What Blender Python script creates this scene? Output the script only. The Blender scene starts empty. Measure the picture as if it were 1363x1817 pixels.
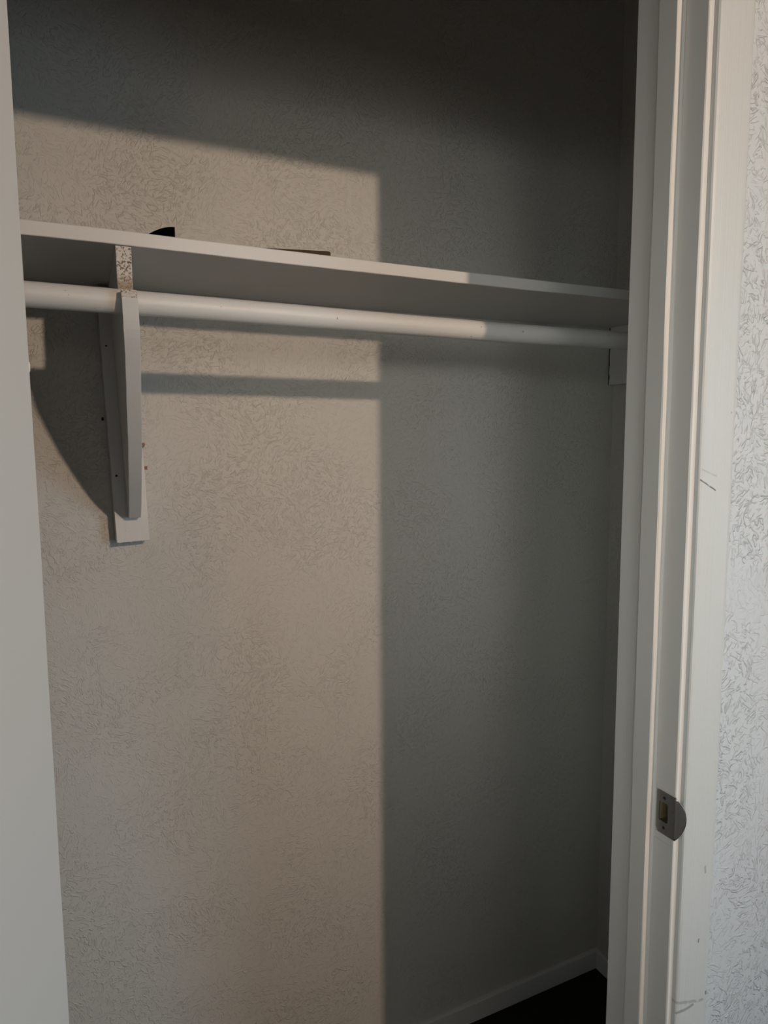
import bpy, bmesh, math, random
from mathutils import Vector, Matrix
random.seed(7)
S = bpy.context.scene
C = S.collection
W, H = 1363, 1817

# ------------------------------------------------------------------ camera
F_PX = 1237.5
YAW, PITCH, ROLL = math.radians(25.964), math.radians(-6.349), math.radians(-0.335)
CAM = Vector((0, 0, 1.4048))
fw = Vector((math.sin(YAW)*math.cos(PITCH), math.cos(YAW)*math.cos(PITCH), math.sin(PITCH)))
rt = Vector((math.cos(YAW), -math.sin(YAW), 0))
up = rt.cross(fw)
Rv = rt*math.cos(ROLL) + up*math.sin(ROLL)
Uv = up*math.cos(ROLL) - rt*math.sin(ROLL)
cd = bpy.data.cameras.new('camera')
cam = bpy.data.objects.new('camera', cd)
C.objects.link(cam)
cam.matrix_world = Matrix(((Rv.x, Uv.x, -fw.x, CAM.x), (Rv.y, Uv.y, -fw.y, CAM.y), (Rv.z, Uv.z, -fw.z, CAM.z), (0, 0, 0, 1)))
cd.sensor_fit = 'VERTICAL'
cd.sensor_height = 36.0
cd.lens = F_PX/H*36.0
cd.clip_start = 0.01
S.camera = cam

# ------------------------------------------------------------------ world, lights, exposure
wd = bpy.data.worlds.new('world')
S.world = wd
wd.use_nodes = True
wd.node_tree.nodes['Background'].inputs[0].default_value = (0.75, 0.85, 1.0, 1)
wd.node_tree.nodes['Background'].inputs[1].default_value = 0.02
vs = S.view_settings
vs.view_transform = 'Standard'
vs.look = 'None'
vs.gamma = 1.0
vs.use_curve_mapping = False
vs.exposure = 0.0

LAMP = (0.945, -1.60, 2.24)          # warm ceiling lamp of the room, behind the camera
ld = bpy.data.lights.new('ceiling_lamp_light', 'SPOT')
ld.energy = 116.0
ld.color = (1.0, 0.748, 0.565)
ld.shadow_soft_size = 0.038
ld.spot_size = math.radians(66)
ld.spot_blend = 1.0
lo = bpy.data.objects.new('ceiling_lamp_light', ld)
lo.location = LAMP
lo.rotation_euler = (Vector((0.45, 1.29, 1.36))-Vector(LAMP)).to_track_quat('-Z', 'Y').to_euler()
C.objects.link(lo)

def area_light(name, loc, aim, sx, sy, power, col, spread=180):  # unseen area lights, power and beam fitted; no window is modelled
    d = bpy.data.lights.new(name, 'AREA')
    d.shape = 'RECTANGLE'
    d.size, d.size_y = sx, sy
    d.energy = power
    d.color = col
    d.spread = math.radians(spread)
    o = bpy.data.objects.new(name, d)
    o.location = loc
    o.rotation_euler = (Vector(aim)-Vector(loc)).to_track_quat('-Z', 'Y').to_euler()
    C.objects.link(o)
    return o
area_light('rear_fill_light', (-0.75, -2.75, 1.50), (0.8, 1.29, 1.33), 2.3, 1.0, 0.62, (1.0, 1.0, 0.98), 28)  # added fill: unseen, tilted, beam narrowed so the closet fades up and down
area_light('rear_narrow_fill_light', (-0.75, -2.75, 1.50), (1.0, 1.29, 1.33), 2.3, 0.8, 0.56, (1.0, 0.98, 0.93), 20)  # second added fill from the same spot, narrower beam; no blind there
area_light('rear_room_light', (-0.3, -3.1, 1.5), (-0.3, 1.29, 1.5), 2.3, 1.0, 10.0, (1.0, 0.95, 0.86))
area_light('left_fill_light', (-1.8, -1.75, 1.5), (1.1, 1.2, 1.2), 1.4, 1.0, 1.15, (0.93, 1.0, 0.95), 30)  # unseen light added to brighten the closet's right side and the jamb
area_light('side_area_light', (2.24, -1.3, 1.3), (-0.2, 1.2, 0.5), 1.0, 1.2, 5.0, (0.60, 0.83, 1.0), 60)

# ------------------------------------------------------------------ node helpers
def mat(name):
    m = bpy.data.materials.new(name)
    m.use_nodes = True
    nt = m.node_tree
    return m, nt, nt.nodes['Principled BSDF']

def N(nt, typ, **kw):
    n = nt.nodes.new(typ)
    for k, v in kw.items():
        if k.startswith('i_'):
            k = k[2:]
            n.inputs[int(k) if k.isdigit() else k.replace('_', ' ')].default_value = v
        else:
            setattr(n, k, v)
    return n

def L(nt, a, b):
    nt.links.new(a, b)

def M(nt, op, a, b=None, c=None):
    n = nt.nodes.new('ShaderNodeMath')
    n.operation = op
    for i, v in enumerate((a, b, c)):
        if v is None:
            continue
        if isinstance(v, (int, float)):
            n.inputs[i].default_value = v
        else:
            nt.links.new(v, n.inputs[i])
    return n.outputs[0]

def ramp(nt, src, lo_, hi_):
    n = N(nt, 'ShaderNodeMapRange', interpolation_type='SMOOTHSTEP')
    n.inputs[1].default_value = lo_
    n.inputs[2].default_value = hi_
    L(nt, src, n.inputs[0])
    return n.outputs[0]

def mixcol(nt, fac, a, b):
    n = N(nt, 'ShaderNodeMix', data_type='RGBA')
    if isinstance(fac, float):
        n.inputs[0].default_value = fac
    else:
        L(nt, fac, n.inputs[0])
    for i, v in ((6, a), (7, b)):
        if isinstance(v, tuple):
            n.inputs[i].default_value = (*v, 1)
        else:
            L(nt, v, n.inputs[i])
    return n.outputs[2]

# textured plaster: short thin ridges left by a stomp brush, each dab with its own stroke direction
def plaster(name, col, strength, dist, fineness=110.0, cell=13.0, fine=0.25, thr=0.45, base=0.25, width=0.05, rough=0.55, seed=0.0):
    m, nt, b = mat(name)
    tc = N(nt, 'ShaderNodeTexCoord')
    mp = N(nt, 'ShaderNodeMapping')
    mp.inputs['Location'].default_value = (seed, seed*0.3, seed*1.7)
    L(nt, tc.outputs['Object'], mp.inputs[0])
    wn = N(nt, 'ShaderNodeTexNoise', i_Scale=14.0, i_Detail=2.0)
    L(nt, mp.outputs[0], wn.inputs['Vector'])
    ws = N(nt, 'ShaderNodeVectorMath', operation='SUBTRACT')
    L(nt, wn.outputs['Color'], ws.inputs[0]); ws.inputs[1].default_value = (.5, .5, .5)
    wm = N(nt, 'ShaderNodeVectorMath', operation='SCALE'); wm.inputs['Scale'].default_value = 0.025
    L(nt, ws.outputs[0], wm.inputs[0])
    wa = N(nt, 'ShaderNodeVectorMath', operation='ADD')
    L(nt, mp.outputs[0], wa.inputs[0]); L(nt, wm.outputs[0], wa.inputs[1])
    sep = N(nt, 'ShaderNodeSeparateXYZ'); L(nt, wa.outputs[0], sep.inputs[0])
    u0 = M(nt, 'ADD', sep.outputs[0], sep.outputs[1])
    flat = N(nt, 'ShaderNodeCombineXYZ')
    L(nt, u0, flat.inputs[0]); L(nt, sep.outputs[2], flat.inputs[1])
    hsum = None
    for k, (sc, fs, off) in enumerate(((cell, 1.0, 0.0), (cell*1.7, 1.45, 3.7))):
        ad = N(nt, 'ShaderNodeVectorMath', operation='ADD'); ad.inputs[1].default_value = (off, off*.6, 0)
        L(nt, flat.outputs[0], ad.inputs[0])
        vo = N(nt, 'ShaderNodeTexVoronoi', voronoi_dimensions='2D', feature='F1'); vo.inputs['Scale'].default_value = sc
        L(nt, ad.outputs[0], vo.inputs['Vector'])
        cs = N(nt, 'ShaderNodeSeparateXYZ'); L(nt, vo.outputs['Color'], cs.inputs[0])
        th = M(nt, 'MULTIPLY', cs.outputs[0], math.pi)
        c_, s_ = M(nt, 'COSINE', th), M(nt, 'SINE', th)
        s2 = N(nt, 'ShaderNodeSeparateXYZ'); L(nt, ad.outputs[0], s2.inputs[0])
        along = M(nt, 'ADD', M(nt, 'MULTIPLY', s2.outputs[0], c_), M(nt, 'MULTIPLY', s2.outputs[1], s_))
        across = M(nt, 'SUBTRACT', M(nt, 'MULTIPLY', s2.outputs[1], c_), M(nt, 'MULTIPLY', s2.outputs[0], s_))
        cv = N(nt, 'ShaderNodeCombineXYZ')
        L(nt, M(nt, 'MULTIPLY', along, fineness*fs*0.38), cv.inputs[0])
        L(nt, M(nt, 'MULTIPLY', across, fineness*fs), cv.inputs[1])
        L(nt, M(nt, 'MULTIPLY', cs.outputs[1], 30.0), cv.inputs[2])
        nz = N(nt, 'ShaderNodeTexNoise', i_Scale=1.0, i_Detail=0.8, i_Roughness=0.5)
        L(nt, cv.outputs[0], nz.inputs['Vector'])
        r = M(nt, 'ABSOLUTE', M(nt, 'SUBTRACT', nz.outputs[0], 0.52))
        ridge = M(nt, 'SUBTRACT', 1.0, ramp(nt, r, 0.0, width))
        g = N(nt, 'ShaderNodeTexNoise', i_Scale=fineness*fs*0.55, i_Detail=1.0)
        L(nt, ad.outputs[0], g.inputs['Vector'])
        ridge = M(nt, 'MULTIPLY', ridge, ramp(nt, g.outputs[0], 0.42, 0.56))
        hsum = ridge if hsum is None else M(nt, 'ADD', hsum, M(nt, 'MULTIPLY', ridge, 0.55))
    big = N(nt, 'ShaderNodeTexNoise', i_Scale=6.5, i_Detail=2.0)
    L(nt, mp.outputs[0], big.inputs['Vector'])
    mask = ramp(nt, big.outputs[0], thr-0.08, thr+0.14)
    h = M(nt, 'MULTIPLY', hsum, M(nt, 'ADD', M(nt, 'MULTIPLY', mask, 1.0-base), base))
    fn = N(nt, 'ShaderNodeTexNoise', i_Scale=230.0, i_Detail=2.0)
    L(nt, mp.outputs[0], fn.inputs['Vector'])
    h = M(nt, 'ADD', h, M(nt, 'MULTIPLY', fn.outputs[0], fine))
    bp = N(nt, 'ShaderNodeBump', i_Strength=strength, i_Distance=dist)
    L(nt, h, bp.inputs['Height'])
    L(nt, bp.outputs[0], b.inputs['Normal'])
    cn = N(nt, 'ShaderNodeTexNoise', i_Scale=2.3, i_Detail=4.0)
    L(nt, mp.outputs[0], cn.inputs['Vector'])
    c2 = tuple(x*0.96 for x in col)
    L(nt, mixcol(nt, cn.outputs[0], col, c2), b.inputs['Base Color'])
    b.inputs['Roughness'].default_value = rough
    b.inputs['Specular IOR Level'].default_value = 0.35
    return m, nt, b, h

TRIM = (0.70, 0.69, 0.665)
def paint(name, col=TRIM, rough=0.42, streak=(60, 60, 1.2), strength=0.25, dist=0.0006, marks=(), speck=0.0):
    """brushed gloss paint; marks = list of (x0,z0,x1,z1,width,depth_of_tone) scratches or scuffs in object x/z"""
    m, nt, b = mat(name)
    tc = N(nt, 'ShaderNodeTexCoord')
    mp = N(nt, 'ShaderNodeMapping'); mp.inputs['Scale'].default_value = streak
    L(nt, tc.outputs['Object'], mp.inputs[0])
    n1 = N(nt, 'ShaderNodeTexNoise', i_Scale=2.0, i_Detail=3.0)
    L(nt, mp.outputs[0], n1.inputs['Vector'])
    n2 = N(nt, 'ShaderNodeTexNoise', i_Scale=45.0, i_Detail=3.0)
    L(nt, tc.outputs['Object'], n2.inputs['Vector'])
    h = M(nt, 'ADD', n1.outputs[0], M(nt, 'MULTIPLY', n2.outputs[0], 0.6))
    n3 = N(nt, 'ShaderNodeTexNoise', i_Scale=3.0, i_Detail=5.0)
    L(nt, tc.outputs['Object'], n3.inputs['Vector'])
    c = mixcol(nt, n3.outputs[0], col, tuple(x*0.94 for x in col))
    if speck:
        n4 = N(nt, 'ShaderNodeTexNoise', i_Scale=150.0, i_Detail=1.0)
        L(nt, tc.outputs['Object'], n4.inputs['Vector'])
        s = ramp(nt, n4.outputs[0], 0.76, 0.79)
        c = mixcol(nt, M(nt, 'MULTIPLY', s, speck), c, (0.16, 0.13, 0.10))
    if marks:
        sx = N(nt, 'ShaderNodeSeparateXYZ'); L(nt, tc.outputs['Object'], sx.inputs[0])
        wn = N(nt, 'ShaderNodeTexNoise', i_Scale=120.0, i_Detail=2.0); L(nt, tc.outputs['Object'], wn.inputs['Vector'])
        jit = M(nt, 'MULTIPLY', M(nt, 'SUBTRACT', wn.outputs[0], 0.5), 0.004)
        X = M(nt, 'ADD', sx.outputs[0], jit)
        Z = M(nt, 'SUBTRACT', sx.outputs[2], jit)
        for (x0, z0, x1, z1, w, dk) in marks:
            dx, dz = x1-x0, z1-z0
            l2 = dx*dx+dz*dz
            t = M(nt, 'ADD', M(nt, 'MULTIPLY', M(nt, 'SUBTRACT', X, x0), dx/l2), M(nt, 'MULTIPLY', M(nt, 'SUBTRACT', Z, z0), dz/l2))
            cl = N(nt, 'ShaderNodeClamp'); L(nt, t, cl.inputs[0]); t = cl.outputs[0]
            ex = M(nt, 'SUBTRACT', X, M(nt, 'ADD', M(nt, 'MULTIPLY', t, dx), x0))
            ez = M(nt, 'SUBTRACT', Z, M(nt, 'ADD', M(nt, 'MULTIPLY', t, dz), z0))
            d = M(nt, 'SQRT', M(nt, 'ADD', M(nt, 'MULTIPLY', ex, ex), M(nt, 'MULTIPLY', ez, ez)))
            k = M(nt, 'SUBTRACT', 1.0, ramp(nt, d, w*0.3, w))
            k = M(nt, 'MULTIPLY', k, ramp(nt, wn.outputs[0], 0.26, 0.44))
            c = mixcol(nt, M(nt, 'MULTIPLY', k, dk), c, (0.17, 0.165, 0.16))
            h = M(nt, 'SUBTRACT', h, M(nt, 'MULTIPLY', k, 0.8))
    bp = N(nt, 'ShaderNodeBump', i_Strength=strength, i_Distance=dist)
    L(nt, h, bp.inputs['Height']); L(nt, bp.outputs[0], b.inputs['Normal'])
    L(nt, c, b.inputs['Base Color'])
    b.inputs['Roughness'].default_value = rough
    b.inputs['Specular IOR Level'].default_value = 0.4
    return m

def rough_end(name, brown_z=None):
    """raw board end, thinly painted: pitted, brown where the paint stops"""
    m, nt, b = mat(name)
    tc = N(nt, 'ShaderNodeTexCoord')
    n1 = N(nt, 'ShaderNodeTexNoise', i_Scale=420.0, i_Detail=3.0); L(nt, tc.outputs['Object'], n1.inputs['Vector'])
    pit = ramp(nt, n1.outputs[0], 0.36, 0.50)
    c = mixcol(nt, pit, (0.17, 0.12, 0.08), (0.66, 0.62, 0.56))
    if brown_z:
        sx = N(nt, 'ShaderNodeSeparateXYZ'); L(nt, tc.outputs['Object'], sx.inputs[0])
        n2 = N(nt, 'ShaderNodeTexNoise', i_Scale=260.0); L(nt, tc.outputs['Object'], n2.inputs['Vector'])
        zz = M(nt, 'ADD', sx.outputs[2], M(nt, 'MULTIPLY', M(nt, 'SUBTRACT', n2.outputs[0], 0.5), 0.03))
        k = M(nt, 'SUBTRACT', 1.0, ramp(nt, zz, brown_z-0.010, brown_z+0.010))
        c = mixcol(nt, M(nt, 'MULTIPLY', k, 0.75), c, (0.30, 0.20, 0.13))
    bp = N(nt, 'ShaderNodeBump', i_Strength=0.9, i_Distance=0.0012)
    L(nt, n1.outputs[0], bp.inputs['Height']); L(nt, bp.outputs[0], b.inputs['Normal'])
    L(nt, c, b.inputs['Base Color'])
    b.inputs['Roughness'].default_value = 0.8
    return m

def simple(name, col, rough=0.5, metal=0.0, nscale=60.0, var=0.2, bump=0.15):
    m, nt, b = mat(name)
    tc = N(nt, 'ShaderNodeTexCoord')
    n1 = N(nt, 'ShaderNodeTexNoise', i_Scale=nscale, i_Detail=4.0); L(nt, tc.outputs['Object'], n1.inputs['Vector'])
    L(nt, mixcol(nt, n1.outputs[0], col, tuple(x*(1-var*2) for x in col)), b.inputs['Base Color'])
    bp = N(nt, 'ShaderNodeBump', i_Strength=bump, i_Distance=0.0005)
    L(nt, n1.outputs[0], bp.inputs['Height']); L(nt, bp.outputs[0], b.inputs['Normal'])
    b.inputs['Roughness'].default_value = rough
    b.inputs['Metallic'].default_value = metal
    return m

CLOSET_COL = (0.60, 0.585, 0.545)
m_closet, nt_c, b_c, h_c = plaster('closet_plaster', CLOSET_COL, 0.65, 0.0018, fineness=150.0, cell=18.0, fine=0.16, thr=0.46, base=0.42, width=0.055, seed=1.3)
m_room, _, _, _ = plaster('room_plaster', (0.59, 0.63, 0.66), 0.75, 0.0023, fineness=120.0, cell=28.0, fine=0.10, thr=0.42, base=0.35, seed=5.1)
m_trim = paint('trim_paint')
m_casing = paint('casing_paint', col=(0.58, 0.605, 0.605), strength=0.6, streak=(260, 260, 1.0), marks=(
    (0.7125, 1.3480, 0.7348, 1.3345, 0.0013, 1.0), (0.7145, 1.3600, 0.7350, 1.3520, 0.0013, 0.22),
    (0.7125, 0.6575, 0.7538, 0.6505, 0.0030, 0.40), (0.7130, 0.6425, 0.7370, 0.6485, 0.0028, 0.60),
    (0.7596, 0.6600, 0.7598, 0.6570, 0.0022, 0.9), (0.7540, 1.4295, 0.7541, 1.4290, 0.0014, 0.7),
    (0.7420, 0.7420, 0.7424, 0.7370, 0.0016, 0.9), (0.7480, 0.8420, 0.7482, 0.8340, 0.0022, 0.5)))
m_shelf = paint('shelf_paint', streak=(1.2, 40, 40), rough=0.5, strength=0.3)
m_rod = paint('rod_paint', streak=(3, 60, 60), rough=0.42, strength=0.45, dist=0.001, speck=0.7)
m_door = paint('door_paint', col=(0.71, 0.71, 0.685), streak=(30, 30, 1.0), rough=0.4, strength=0.12)
m_bracket = paint('bracket_paint', streak=(40, 40, 3), rough=0.55, strength=0.5)
m_front_end = rough_end('raw_front_edge', brown_z=1.612)
m_lip_end = rough_end('raw_lip_end')
m_ceiling, _, _, _ = plaster('ceiling_plaster', (0.68, 0.68, 0.66), 0.5, 0.0015, seed=8.0)
m_metal = simple('brushed_nickel', (0.30, 0.29, 0.28), rough=0.38, metal=0.9, nscale=300, var=0.12, bump=0.05)
m_hole = simple('screw_and_crack_shade', (0.02, 0.018, 0.015), rough=0.6)
m_wood = simple('bare_wood', (0.33, 0.19, 0.11), rough=0.8, nscale=120)
m_cavity = simple('cavity_wood', (0.30, 0.23, 0.12), rough=0.8, nscale=90, var=0.35)
m_black = simple('black_plastic', (0.0012, 0.0012, 0.0012), rough=0.9, var=0.1)
m_black.node_tree.nodes['Principled BSDF'].inputs['Specular IOR Level'].default_value = 0.02
m_brown = simple('brown_wood', (0.075, 0.045, 0.018), rough=0.8, nscale=80, var=0.3)
m_glass = simple('window_frame_paint', (0.7, 0.7, 0.68))

# dark floor boards
m_floor, nt, b = mat('dark_floor')
tc = N(nt, 'ShaderNodeTexCoord')
n1 = N(nt, 'ShaderNodeTexNoise', i_Scale=220.0, i_Detail=4.0); L(nt, tc.outputs['Object'], n1.inputs['Vector'])
L(nt, mixcol(nt, n1.outputs[0], (0.012, 0.011, 0.010), (0.03, 0.027, 0.024)), b.inputs['Base Color'])
bp = N(nt, 'ShaderNodeBump', i_Strength=0.6, i_Distance=0.002); L(nt, n1.outputs[0], bp.inputs['Height']); L(nt, bp.outputs[0], b.inputs['Normal'])
b.inputs['Roughness'].default_value = 0.9
b.inputs['Specular IOR Level'].default_value = 0.1

# ------------------------------------------------------------------ mesh helpers
def box(bm, x0, x1, y0, y1, z0, z1, mi=0):
    v = [bm.verts.new((x, y, z)) for z in (z0, z1) for x, y in ((x0, y0), (x1, y0), (x1, y1), (x0, y1))]
    for q in ((3, 2, 1, 0), (4, 5, 6, 7), (0, 1, 5, 4), (1, 2, 6, 5), (2, 3, 7, 6), (3, 0, 4, 7)):
        bm.faces.new([v[i] for i in q]).material_index = mi

def obj(name, bm, mats, parent=None, kind=None, bevel=0, smooth=False, seg=2):
    bmesh.ops.recalc_face_normals(bm, faces=bm.faces)
    me = bpy.data.meshes.new(name)
    bm.to_mesh(me); bm.free()
    for m in (mats if isinstance(mats, (list, tuple)) else [mats]):
        me.materials.append(m)
    o = bpy.data.objects.new(name, me)
    C.objects.link(o)
    if parent: o.parent = parent
    if kind: o['kind'] = kind
    if smooth:
        for p in me.polygons: p.use_smooth = True
    if bevel:
        md = o.modifiers.new('bevel', 'BEVEL'); md.width = bevel; md.segments = seg; md.limit_method = 'ANGLE'; md.angle_limit = math.radians(40)
        md.harden_normals = False
    return o

def wob(t, ph):
    return 0.5*math.sin(t*3.1+ph)+0.3*math.sin(t*7.7+ph*2.3)+0.2*math.sin(t*17.3+ph*4.1)

def strip(bm, prof, t0, t1, axis='z', n=60, amp=0.0004, close=True):
    """a moulding: profile of 2D points swept along an axis, its arrises slightly wavy from many coats of paint"""
    rings = []
    for i in range(n+1):
        t = t0+(t1-t0)*i/n
        ring = []
        for k, (a, b_) in enumerate(prof):
            a2 = a+amp*wob(t*2.0, k*0.9); b2 = b_+amp*wob(t*2.3, k*1.3+1)
            p = (a2, b2, t) if axis == 'z' else (t, a2, b2)
            ring.append(bm.verts.new(p))
        rings.append(ring)
    m = len(prof)
    for i in range(n):
        for k in range(m):
            bm.faces.new((rings[i][k], rings[i][(k+1) % m], rings[i+1][(k+1) % m], rings[i+1][k]))
    bm.faces.new(rings[0]); bm.faces.new(rings[-1][::-1])

def empty(name, loc, label=None, cat=None, kind=None):
    o = bpy.data.objects.new(name, None)
    o.location = loc
    o.empty_display_size = 0.05
    C.objects.link(o)
    if label: o['label'] = label
    if cat: o['category'] = cat
    if kind: o['kind'] = kind
    return o

def put(o, root):
    o.parent = root
    o.matrix_parent_inverse = Matrix.Translation(root.location).inverted()
    return o

def tag(o, label, cat, group=None):
    o['label'] = label; o['category'] = cat
    if group: o['group'] = group
    return o

# ------------------------------------------------------------------ dimensions (metres)
D = 1.2887            # closet back wall
XR = 1.2446           # closet right wall
XL = -0.80            # closet left wall
YF = 0.5965           # room face of the wall with the doorway
YB = 0.7046           # closet face of that wall
JX = 0.702            # right jamb face
SX = 0.6915           # right stop face
JL = -0.041           # left jamb face
HZ = 1.993            # head jamb underside
CZ = 2.44             # ceiling
FZ = 0.006            # floor
RX0, RX1, RY0 = -1.9, 2.3, -3.2

# ------------------------------------------------------------------ room shell
bm = bmesh.new(); box(bm, RX0-.1, RX1+.1, RY0-.1, D+.1, FZ-.1, FZ)
obj('floor', bm, m_floor, kind='structure')
bm = bmesh.new(); box(bm, RX0-.1, RX1+.1, RY0-.1, D+.1, CZ, CZ+.1)
obj('ceiling', bm, m_ceiling, kind='structure')
bm = bmesh.new(); box(bm, XL-.1, XR+.1, D, D+.1, FZ, CZ)
obj('wall_back', bm, m_closet, kind='structure')
bm = bmesh.new(); box(bm, XR, XR+.1, YB, D, FZ, CZ)
obj('wall_right', bm, m_closet, kind='structure')
bm = bmesh.new(); box(bm, XL-.1, XL, YB, D, FZ, CZ)
obj('wall_left', bm, m_closet, kind='structure')
# wall around the doorway (one mesh, with the opening left in it)
bm = bmesh.new()
xs = (RX0, JL-.020, JX+.020, RX1); zs = (FZ, HZ+.020, CZ)
for i in range(3):
    for j in range(2):
        if i == 1 and j == 0: continue
        box(bm, xs[i], xs[i+1], YF+0.0005, YB-0.0005, zs[j], zs[j+1])
bmesh.ops.remove_doubles(bm, verts=bm.verts, dist=1e-5)
seen = {}
for f in list(bm.faces):
    seen.setdefault(tuple(sorted(v.index for v in f.verts)), []).append(f)
bm.verts.index_update()
seen = {}
for f in bm.faces:
    seen.setdefault(tuple(sorted(v.index for v in f.verts)), []).append(f)
bmesh.ops.delete(bm, geom=[f for fs in seen.values() if len(fs) > 1 for f in fs], context='FACES_ONLY')
obj('wall_front', bm, m_room, kind='structure')
# the rest of the room, behind the camera
bm = bmesh.new(); box(bm, RX0-.1, RX0, RY0, YF, FZ, CZ)
obj('wall_room_left', bm, m_room, kind='structure')
bm = bmesh.new(); box(bm, RX1, RX1+.1, RY0, YF, FZ, CZ)
obj('wall_room_right', bm, m_room, kind='structure')
bm = bmesh.new(); box(bm, RX0-.1, RX1+.1, RY0-.1, RY0, FZ, CZ)
obj('wall_rear', bm, m_room, kind='structure')

# baseboards inside the closet
BH = 0.056
prof = lambda s: [(0, FZ), (0.010, FZ), (0.010, BH-.004), (0.0085, BH-.001), (0.006, BH), (0, BH)]
bm = bmesh.new(); strip(bm, [(D-a, z) for a, z in prof(1)], XL, XR, axis='x', n=40, amp=0.0003)
obj('baseboard_back', bm, m_trim, kind='structure')
bm = bmesh.new()
pr = prof(1); n = 20
rings = []
for i in range(n+1):
    y = YB+(D-0.0101-YB)*i/n
    rings.append([bm.verts.new((XR-a+0.0003*wob(y*3, k), y, z)) for k, (a, z) in enumerate(pr)])
for i in range(n):
    for k in range(len(pr)):
        bm.faces.new((rings[i][k], rings[i][(k+1) % len(pr)], rings[i+1][(k+1) % len(pr)], rings[i+1][k]))
bm.faces.new(rings[0]); bm.faces.new(rings[-1][::-1])
obj('baseboard_right', bm, m_trim, kind='structure')

# ------------------------------------------------------------------ door frame: jambs, stops, casing
def boolean_cut(o, cuts):
    """cut boxes out of a mesh and bake the result, leaving no helper behind"""
    tmp = []
    for c in cuts:
        b_ = bmesh.new(); box(b_, *c); co = obj('cut', b_, m_wood)
        md = o.modifiers.new('cut', 'BOOLEAN'); md.object = co; md.operation = 'DIFFERENCE'; md.solver = 'EXACT'
        tmp.append(co)
    dg = bpy.context.evaluated_depsgraph_get(); dg.update()
    me = bpy.data.meshes.new_from_object(o.evaluated_get(dg))
    o.modifiers.clear()
    o.data = me
    for co in tmp:
        bpy.data.objects.remove(co, do_unlink=True)

SZ0, SZ1 = 0.8835, 0.9405   # strike plate height
bm = bmesh.new()
strip(bm, [(JX+.0195, YF), (JX+.0012, YF), (JX, YF+.0014), (JX, YB-.0014), (JX+.0012, YB), (JX+.0195, YB)], FZ, HZ, n=70, amp=0.00035)
jr = obj('trim_1', bm, m_trim, kind='structure')
# mortise of the strike plate, a deeper one for the latch, and the old mortise that was filled and painted over
boolean_cut(jr, [(JX-.01, JX+.0016, YF-.002, 0.6275, SZ0-.0005, SZ1+.0018),
                 (JX-.01, JX+.0155, 0.6075, 0.6227, 0.8993, 0.9267),
                 (JX-.01, JX+.0006, YF+.0035, 0.6285, SZ0-.0105, SZ0-.002)])
bm = bmesh.new()
st = [(JX+.0001, 0.6322), (SX+.001, 0.6322), (SX, 0.6334), (SX, 0.6590), (SX+.001, 0.6604), (JX+.0001, 0.6604)]
strip(bm, st, FZ, HZ-.0105, n=70, amp=0.0006)
o = obj('door_stop', bm, m_trim, jr)
# bead of caulk in the corner between stop and jamb
bm = bmesh.new()
strip(bm, [(JX-.00005, 0.6285), (JX-.0007, 0.6300), (JX-.0020, 0.6322), (JX-.00005, 0.6322)], FZ, HZ-.0105, n=70, amp=0.00025)
obj('caulk_bead', bm, m_trim, jr)

bm = bmesh.new()
strip(bm, [(JL-.0195, YF), (JL-.0012, YF), (JL, YF+.0014), (JL, YB-.0014), (JL-.0012, YB), (JL-.0195, YB)], FZ, HZ, n=30)
jl = obj('trim_2', bm, m_trim, kind='structure')
bm = bmesh.new(); strip(bm, [(JL-.0001, 0.6322), (JL+.0105, 0.6322), (JL+.0105, 0.6604), (JL-.0001, 0.6604)], FZ, HZ-.0105, n=20)
obj('door_stop', bm, m_trim, jl)
bm = bmesh.new()
strip(bm, [(YF, HZ+.0195), (YF, HZ+.001), (YF+.0014, HZ), (YB-.0014, HZ), (YB, HZ+.001), (YB, HZ+.0195)], JL-.0195, JX+.0195, axis='x', n=30)
jh = obj('trim_3', bm, m_trim, kind='structure')
bm = bmesh.new(); strip(bm, [(0.6322, HZ+.0001), (0.6322, HZ-.0105), (0.6604, HZ-.0105), (0.6604, HZ+.0001)], JL, JX, axis='x', n=20)
obj('door_stop', bm, m_trim, jh)

CI = JX+.009
cas = [(CI, YF), (CI, 0.5912), (CI+.0012, 0.5895), (CI+.004, 0.5884), (CI+.014, 0.5866), (CI+.030, 0.5848), (CI+.046, 0.5834),
       (CI+.0495, 0.5838), (CI+.0520, 0.5850), (CI+.0535, 0.5870), (CI+.0540, 0.5895), (CI+.0540, YF)]
HC = HZ+.009
bm = bmesh.new(); strip(bm, cas, FZ, HC, n=90, amp=0.0003)
cr = obj('trim_4', bm, m_casing, kind='structure')
for p in cr.data.polygons: p.use_smooth = False
def mir(x): return JX+JL-x
bm = bmesh.new(); strip(bm, [(mir(x), y) for x, y in cas], FZ, HC, n=30, amp=0.0003)
obj('trim_5', bm, m_trim, kind='structure')
bm = bmesh.new(); strip(bm, [(y, x-CI+HC) for x, y in cas], mir(CI+.054), CI+.054, axis='x', n=30, amp=0.0003)
obj('trim_6', bm, m_trim, kind='structure')

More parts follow.
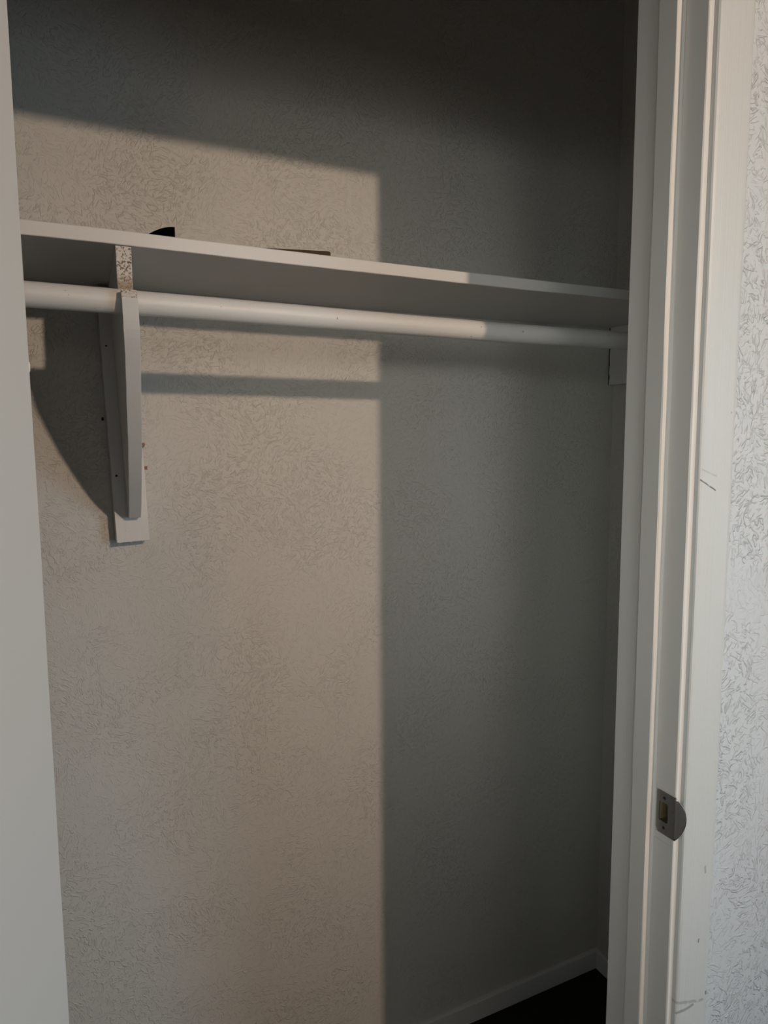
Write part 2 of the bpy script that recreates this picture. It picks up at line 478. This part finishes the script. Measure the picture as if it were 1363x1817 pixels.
# strike plate, a child of the jamb: flat plate with latch hole and two screws, D-shaped lip folded round the jamb's edge
bm = bmesh.new()
x0, x1 = JX+.0002, JX+.0015
ys, ye = YF+.001, 0.6262
zm = (SZ0+SZ1)/2
def plate_faces():
    # outer outline in (y,z), counter-clockwise, with the room-side corners square and the inner ones rounded
    r = 0.006
    out = []
    out += [(ys, SZ0), ]
    for i in range(7):
        a = -math.pi/2+i*math.pi/12
        out.append((ye-r+r*math.cos(a), SZ0+r+r*math.sin(a)))
    for i in range(4):
        a = i*math.pi/6
        out.append((ye-.002+.002*math.cos(a), SZ1-.002+.002*math.sin(a)))
    out += [(ys, SZ1)]
    return out
out = plate_faces()
hole = []
hy0, hy1, hz0, hz1, r = 0.6080, 0.6222, 0.9000, 0.9260, 0.002
for cy, cz, a0 in ((hy1-r, hz0+r, -90), (hy1-r, hz1-r, 0), (hy0+r, hz1-r, 90), (hy0+r, hz0+r, 180)):
    for i in range(4):
        a = math.radians(a0+i*30)
        hole.append((cy+r*math.cos(a), cz+r*math.sin(a)))
def ring_pts(cy, cz, rr, n=12):
    return [(cy+rr*math.cos(2*math.pi*i/n), cz+rr*math.sin(2*math.pi*i/n)) for i in range(n)]
scr = [((0.6140), SZ1-.0078), ((0.6140), SZ0+.0085)]
def loop(pts, x):
    vs = [bm.verts.new((x, y, z)) for y, z in pts]
    return [bm.edges.new((vs[i], vs[(i+1) % len(vs)])) for i in range(len(vs))], vs
edges = []
for pts in [out, hole]+[ring_pts(cy, cz, 0.0022) for cy, cz in scr]:
    e, _v = loop(pts, x0); edges += e
bmesh.ops.triangle_fill(bm, edges=edges, use_beauty=True)
ret = bmesh.ops.extrude_face_region(bm, geom=list(bm.faces))
bmesh.ops.translate(bm, verts=[v for v in ret['geom'] if isinstance(v, bmesh.types.BMVert)], vec=(x1-x0, 0, 0))
strike = obj('strike_plate', bm, m_metal, jr)
strike['label'] = 'dull grey metal strike plate with a rounded lip'
# lip
bm = bmesh.new()
nz, na = 18, 9
grid = []
for i in range(nz+1):
    t = -1+2*i/nz
    z = zm+t*(SZ1-SZ0)/2
    reach = 0.0012+0.0128*max(0.0, 1-t*t)**0.8
    row = []
    for j in range(na+1):
        s = reach*j/na            # arc length from the fold: round the corner, then along +X
        rad = 0.0035
        arc = rad*math.pi/2
        if s < arc:
            a = s/rad
            px = x0+rad*(1-math.cos(a)); py = ys-rad*math.sin(a)
        else:
            px = x0+rad+(s-arc); py = ys-rad-0.62*(s-arc)
        row.append(bm.verts.new((px, py, z)))
    grid.append(row)
for i in range(nz):
    for j in range(na):
        bm.faces.new((grid[i][j], grid[i][j+1], grid[i+1][j+1], grid[i+1][j]))
lip = obj('strike_lip', bm, m_metal, strike, smooth=True)
md = lip.modifiers.new('solid', 'SOLIDIFY'); md.thickness = 0.0012; md.offset = 0
for cy, cz in scr:
    bm = bmesh.new()
    bmesh.ops.create_cone(bm, cap_ends=True, segments=16, radius1=0.0024, radius2=0.0021, depth=0.0010,
                          matrix=Matrix.Translation((x0+.0012, cy, cz)) @ Matrix.Rotation(math.pi/2, 4, 'Y'))
    obj('screw', bm, m_hole, strike)
# latch pocket lining: bare wood, with a curved lump of old filler in it
bm = bmesh.new()
a0, a1, b0, b1 = 0.6076, 0.6226, 0.8994, 0.9266
v = {}
for x in (JX+.0018, JX+.0152):
    for y in (a0, a1):
        for z in (b0, b1):
            v[(x, y, z)] = bm.verts.new((x, y, z))
X0, X1 = JX+.0018, JX+.0152
for q in (((X1, a0, b0), (X1, a1, b0), (X1, a1, b1), (X1, a0, b1)), ((X0, a0, b0), (X1, a0, b0), (X1, a0, b1), (X0, a0, b1)),
          ((X0, a1, b0), (X1, a1, b0), (X1, a1, b1), (X0, a1, b1)), ((X0, a0, b0), (X0, a1, b0), (X1, a1, b0), (X1, a0, b0)),
          ((X0, a0, b1), (X0, a1, b1), (X1, a1, b1), (X1, a0, b1))):
    bm.faces.new([v[k] for k in q])
obj('latch_pocket', bm, m_cavity, strike)
bm = bmesh.new()
bmesh.ops.create_uvsphere(bm, u_segments=14, v_segments=8, radius=1, matrix=Matrix.Translation((JX+.0120, 0.6115, 0.9090)) @ Matrix.Diagonal((.006, .0036, .0085, 1)))
obj('filler_lump', bm, m_trim, strike, smooth=True)

# ------------------------------------------------------------------ the open door at the left
HX, HY = -0.0052, 0.590          # inner face edge nearest the closet
SW = math.radians(25.0)
dx, dy = -math.sin(SW), -math.cos(SW)
nx, ny = dy, -dx                 # outward from the visible face, to the back of the slab
if nx > 0: nx, ny = -nx, -ny
door = empty('door_1', (HX, HY, FZ+.012), kind='structure')
WD, TD = 0.735, 0.035
bm = bmesh.new()
prof = [(HX, HY), (HX+dx*WD, HY+dy*WD), (HX+dx*WD+nx*TD, HY+dy*WD+ny*TD), (HX+nx*TD, HY+ny*TD)]
strip(bm, prof, FZ+.012, HZ-.004, n=60, amp=0.00045)
o = obj('door_slab', bm, m_door, bevel=0.0015); put(o, door)
# a dab of paint proud of the slab's edge
bm = bmesh.new()
bmesh.ops.create_uvsphere(bm, u_segments=12, v_segments=8, radius=1, matrix=Matrix.Translation((HX-.0004, HY-.001, 1.4560)) @ Matrix.Diagonal((.0006, .0014, .0040, 1)))
o = obj('paint_drip', bm, m_door, smooth=True); put(o, door)
def lathe(bm, prof, mtx, n=28):
    rings = []
    for r, h in prof:
        rings.append([bm.verts.new(mtx @ Vector((r*math.cos(2*math.pi*i/n), r*math.sin(2*math.pi*i/n), h))) for i in range(n)])
    for a, b_ in zip(rings, rings[1:]):
        for i in range(n):
            bm.faces.new((a[i], a[(i+1) % n], b_[(i+1) % n], b_[i]))
    bm.faces.new(rings[0][::-1]); bm.faces.new(rings[-1])
kc = Vector((HX+dx*(WD-.06), HY+dy*(WD-.06), 0.912))
nrm = Vector((-nx, -ny, 0))
bm = bmesh.new()
lathe(bm, [(.032, 0), (.032, .004), (.026, .007), (.012, .010), (.011, .028), (.022, .036), (.028, .046), (.026, .058), (.014, .064), (.003, .065)],
      Matrix.Translation(kc) @ nrm.to_track_quat('Z', 'Y').to_matrix().to_4x4())
o = obj('door_knob', bm, m_metal, smooth=True); put(o, door)

# ------------------------------------------------------------------ shelf
def shelf_top(x):
    return 1.6745-(0.0032*math.sin(math.pi*(x-.12)/(XR-.12)) if x > .12 else 0.0)
TS = 0.0185
SY0, SY1 = 1.0105, D-.0032
bm = bmesh.new()
n = 60; rings = []
for i in range(n+1):
    x = XL+.001+(XR-.0015-XL-.001)*i/n
    zt = shelf_top(x)
    dz = 0.0016*max(0.0, (x-1.0)/.24)       # lifts off the cleat a touch at the front
    pr = [(SY0+.0008, zt-TS), (SY0, zt-TS+.0010), (SY0, zt-.0010), (SY0+.0008, zt), (SY1, zt-.003), (SY1, zt-.003-TS)]
    pr = [(y+0.0003*wob(x*4, k), z+0.0004*wob(x*5, k*.7)+(dz if k < 4 else 0)) for k, (y, z) in enumerate(pr)]
    rings.append([bm.verts.new((x, y, z)) for y, z in pr])
for i in range(n):
    for k in range(6):
        bm.faces.new((rings[i][k], rings[i][(k+1) % 6], rings[i+1][(k+1) % 6], rings[i+1][k]))
bm.faces.new(rings[0]); bm.faces.new(rings[-1][::-1])
tag(obj('closet_shelf', bm, m_shelf), 'long white painted board shelf across the closet above the hanging rod', 'shelf')

# cleats under the shelf's ends
bm = bmesh.new()
ce = []
for i in range(15):
    z = 1.5190+(1.6535-1.5190)*i/14
    ce.append([bm.verts.new(p) for p in ((XR-.019, 0.94, z), (XR-.0003, 0.94, z), (XR-.0003, D-.0045, z), (XR-.019, D-.0045+.0022*wob(z*60, 1), z))])
for a_, b_ in zip(ce, ce[1:]):
    for k in range(4): bm.faces.new((a_[k], a_[(k+1) % 4], b_[(k+1) % 4], b_[k]))
bm.faces.new(ce[0]); bm.faces.new(ce[-1][::-1])
for v in ce[-1]:
    if v.co.y < 1.0: v.co.z -= .0035

cl = tag(obj('shelf_cleat', bm, m_bracket, bevel=0.001), 'painted board cleat on the right closet wall carrying shelf and rod end', 'cleat')
# dark slabs standing in for the shade in the cracks behind and above the cleat
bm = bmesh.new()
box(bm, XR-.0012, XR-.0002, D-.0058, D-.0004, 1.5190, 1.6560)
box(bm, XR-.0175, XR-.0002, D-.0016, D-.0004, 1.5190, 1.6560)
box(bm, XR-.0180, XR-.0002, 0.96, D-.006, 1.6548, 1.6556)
obj('crack_shade', bm, m_hole, cl)
bm = bmesh.new(); box(bm, XL+.0003, XL+.019, 0.94, D-.0035, 1.5190, 1.6535)
tag(obj('shelf_cleat', bm, m_bracket, bevel=0.001), 'painted board cleat on the left closet wall, hidden behind the open door', 'cleat')

# ------------------------------------------------------------------ hanging rod
RYc, RR = 0.980, 0.0158
bm = bmesh.new()
n, m_ = 70, 32
rings = []
for i in range(n+1):
    x = XL+.019+(XR-.019-XL-.019)*i/n
    zc = 1.5778-0.0085*max(0.0, min(x, 0.7))+0.0015*max(0.0, x-.7)/.3
    rr = RR*(1+0.012*wob(x*6, 2))
    rings.append([bm.verts.new((x, RYc+rr*math.cos(2*math.pi*k/m_), zc+rr*math.sin(2*math.pi*k/m_))) for k in range(m_)])
for a, b_ in zip(rings, rings[1:]):
    for k in range(m_):
        bm.faces.new((a[k], a[(k+1) % m_], b_[(k+1) % m_], b_[k]))
bm.faces.new(rings[0][::-1]); bm.faces.new(rings[-1])
tag(obj('clothes_rod', bm, m_rod, smooth=True), 'thick round white painted clothes rod running below the shelf', 'clothes rod')

# ------------------------------------------------------------------ shelf bracket: board on the wall, shaped gusset with a hook for the rod
PF = D-.032
br = empty('shelf_bracket', (0.13, D, 1.2225), 'wooden shelf bracket with a hooked gusset cradling the rod, on a wall board', 'bracket')
def px(z, x): return x-0.031*(z-1.6)
bm = bmesh.new()
n = 30; rings = []
for i in range(n+1):
    z = 1.2235+(1.648-1.2235)*i/n
    w = 0.0535-0.008*max(0, (z-1.35))/.3
    xl = px(z, 0.0938); xr_ = xl+w
    rings.append([bm.verts.new(p) for p in ((xl+.0003*wob(z*9, 1), PF, z), (xr_+.0004*wob(z*12, 2), PF, z-.0004*(i == 0)), (xr_, D-.001, z), (xl, D-.001, z))])
# ragged lower end
for k, v in enumerate(rings[0]): v.co.z -= (0.0, -0.0018, -0.0018, 0.0)[k]
for i in range(n):
    for k in range(4):
        bm.faces.new((rings[i][k], rings[i][(k+1) % 4], rings[i+1][(k+1) % 4], rings[i+1][k]))
bm.faces.new(rings[0]); bm.faces.new(rings[-1][::-1])
put(obj('wall_board', bm, m_bracket, bevel=0.0006), br)
# ragged paint crumbs along the sawn lower end
bm = bmesh.new()
for i in range(16):
    x = 0.1065+0.051*random.random()
    z = 1.2230+0.0018*(x-.1065)/.051
    s = random.uniform(.0006, .0016)
    bmesh.ops.create_icosphere(bm, subdivisions=1, radius=1, matrix=Matrix.Translation((x, PF+.001+.004*random.random(), z)) @ Matrix.Diagonal((s*1.6, s, s, 1)))
o = put(obj('paint_crumbs', bm, m_bracket), br); o['kind'] = 'stuff'

def gx(y, z): return 0.1005+0.045*(y-1.01)-0.041*(min(z, 1.6)-1.6)
GT = 0.0196
def slot():
    pts = []
    for i in range(9):
        a = math.radians(15-i*(195/8))
        pts.append((RYc+.0166*math.cos(a), 1.5768+.0166*math.sin(a)))
    return pts
outline = [(PF, 1.6525), (1.0112, 1.6548), (1.0105, 1.640), (1.0105, 1.620), (1.0100, 1.600), (1.004, 1.588)] + slot() + \
          [(0.9605, 1.5885), (0.9530, 1.5882), (0.9462, 1.5770)]
ctrl = [(0.9462, 1.5770), (0.9600, 1.5400), (0.9900, 1.4990), (1.0330, 1.4480), (1.0900, 1.3880), (1.1500, 1.3330), (1.2380, 1.2672)]
for i in range(len(ctrl)-1):
    p0 = Vector(ctrl[max(0, i-1)]); p1 = Vector(ctrl[i]); p2 = Vector(ctrl[i+1]); p3 = Vector(ctrl[min(len(ctrl)-1, i+2)])
    for q in range(1, 5):
        t = q/4
        v = 0.5*((2*p1)+(p2-p0)*t+(2*p0-5*p1+4*p2-p3)*t*t+(3*p1-p0-3*p2+p3)*t**3)
        outline.append((v.x, v.y))
outline.append((PF, 1.2666))
bm = bmesh.new()
A = [bm.verts.new((gx(y, z)+.0004*wob(z*20, 3), y, z)) for y, z in outline]
B = [bm.verts.new((gx(y, z)+GT+.0004*wob(z*18, 5), y, z)) for y, z in outline]
bm.faces.new(A); bm.faces.new(B[::-1])
no = len(outline)
for i in range(no):
    j = (i+1) % no
    f = bm.faces.new((A[i], A[j], B[j], B[i]))
    ya, za = outline[i]; yb_, zb = outline[j]
    if i in (1, 2, 3, 4): f.material_index = 1          # raw front edge above the rod
    if i in (15, 16): f.material_index = 2              # raw end of the hook
put(obj('gusset', bm, [m_bracket, m_front_end, m_lip_end], bevel=0.0007), br)
def dot(x, y, z, r, name='screw', m=m_hole, d=0.0006):
    bm = bmesh.new()
    bmesh.ops.create_cone(bm, cap_ends=True, segments=14, radius1=r, radius2=r*.8, depth=d, matrix=Matrix.Translation((x, y, z)) @ Matrix.Rotation(math.pi/2, 4, 'X'))
    return put(obj(name, bm, m), br)
dot(0.1035, PF-.0002, 1.553, 0.0017)
dot(0.1096, PF-.0002, 1.338, 0.0022)
dot(0.1215, PF-.0002, 1.2435, 0.0013, m=m_bracket)
bm = bmesh.new()
lathe(bm, [(.0022, 0), (.0030, .002), (.0030, .003), (.001, .004)], Matrix.Translation((0.0955, PF+.016, 1.4335)) @ Matrix.Rotation(-math.pi/2, 4, 'Y'), 12)
put(obj('screw', bm, m_hole), br)
# where paint has torn off beside the wall board
for (x, z, w, h, seed) in ((0.1595, 1.3480, 0.0060, 0.0090, 1), (0.1575, 1.3890, 0.0040, 0.0120, 2)):
    random.seed(seed)
    bm = bmesh.new()
    pts = []
    for i in range(11):
        a = 2*math.pi*i/11
        rr = random.uniform(.55, 1.1)
        pts.append(bm.verts.new((x+w*rr*math.cos(a), D-.0012, z+h*.5*rr*math.sin(a))))
    bm.faces.new(pts)
    r_ = bmesh.ops.extrude_face_region(bm, geom=list(bm.faces))
    bmesh.ops.translate(bm, verts=[q for q in r_['geom'] if isinstance(q, bmesh.types.BMVert)], vec=(0, .0011, 0))
    o = put(obj('torn_paint', bm, m_wood), br); o['label'] = 'brown patch of torn paint'

# ------------------------------------------------------------------ small things on the shelf
bm = bmesh.new()
pts = [(0.148, shelf_top(.15)+.0002)]
x0_, x1_ = 0.142, 0.1795
zt = shelf_top(.16)+.0003
prof = [(x0_, zt), (x1_, zt), (x1_, zt+.0150)]
for i in range(1, 9):
    t = i/8
    prof.append((x1_-(x1_-x0_)*t, zt+.0150*math.cos(t*math.pi/2)**0.9 if i < 8 else zt+.0004))
ya, yb2 = 1.020, 1.038
A = [bm.verts.new((x, ya, z)) for x, z in prof]; B = [bm.verts.new((x+.002, yb2, z)) for x, z in prof]
bm.faces.new(A); bm.faces.new(B[::-1])
for i in range(len(prof)):
    j = (i+1) % len(prof)
    bm.faces.new((A[i], A[j], B[j], B[i]))
tag(obj('plastic_piece', bm, m_black), 'small curved black plastic piece on the shelf front above the bracket', 'plastic piece')

bm = bmesh.new()
Lg, Wd_, Th = 0.20, 0.026, 0.0082
prof = []
r = 0.006
for cx, cy, a0 in ((Lg-r, r, -90), (Lg-r, Wd_-r, 0), (r, Wd_-r, 90), (r, r, 180)):
    for i in range(5):
        a = math.radians(a0+i*22.5); prof.append((cx+r*math.cos(a), cy+r*math.sin(a)))
A = [bm.verts.new((x, y, 0)) for x, y in prof]; B = [bm.verts.new((x, y, Th)) for x, y in prof]
bm.faces.new(A[::-1]); bm.faces.new(B)
for i in range(len(prof)):
    j = (i+1) % len(prof); bm.faces.new((A[i], A[j], B[j], B[i]))
sl = obj('wooden_slat', bm, m_brown, bevel=0.0012)
ang = math.radians(-13)
sl.rotation_euler = (0, 0, ang)
ex = Vector((0.4085, 1.0165, 0)) - Vector((Lg*math.cos(ang), Lg*math.sin(ang), 0))
sl.location = (ex.x, ex.y, shelf_top(.4)+.0004)
tag(sl, 'thin dark brown wooden slat lying at the shelf front, right of the black piece', 'wooden slat')

# ------------------------------------------------------------------ ceiling lamp of the room, behind the camera
lamp = empty('ceiling_lamp', (LAMP[0], LAMP[1], CZ), 'small ceiling lamp with a white canopy in the room, behind the viewer', 'lamp')
bm = bmesh.new(); lathe(bm, [(.06, 0), (.06, .01), (.03, .025), (.02, .03), (.02, .09)], Matrix.Translation((LAMP[0], LAMP[1], CZ)) @ Matrix.Rotation(math.pi, 4, 'X'))
put(obj('canopy', bm, m_trim, smooth=True), lamp)
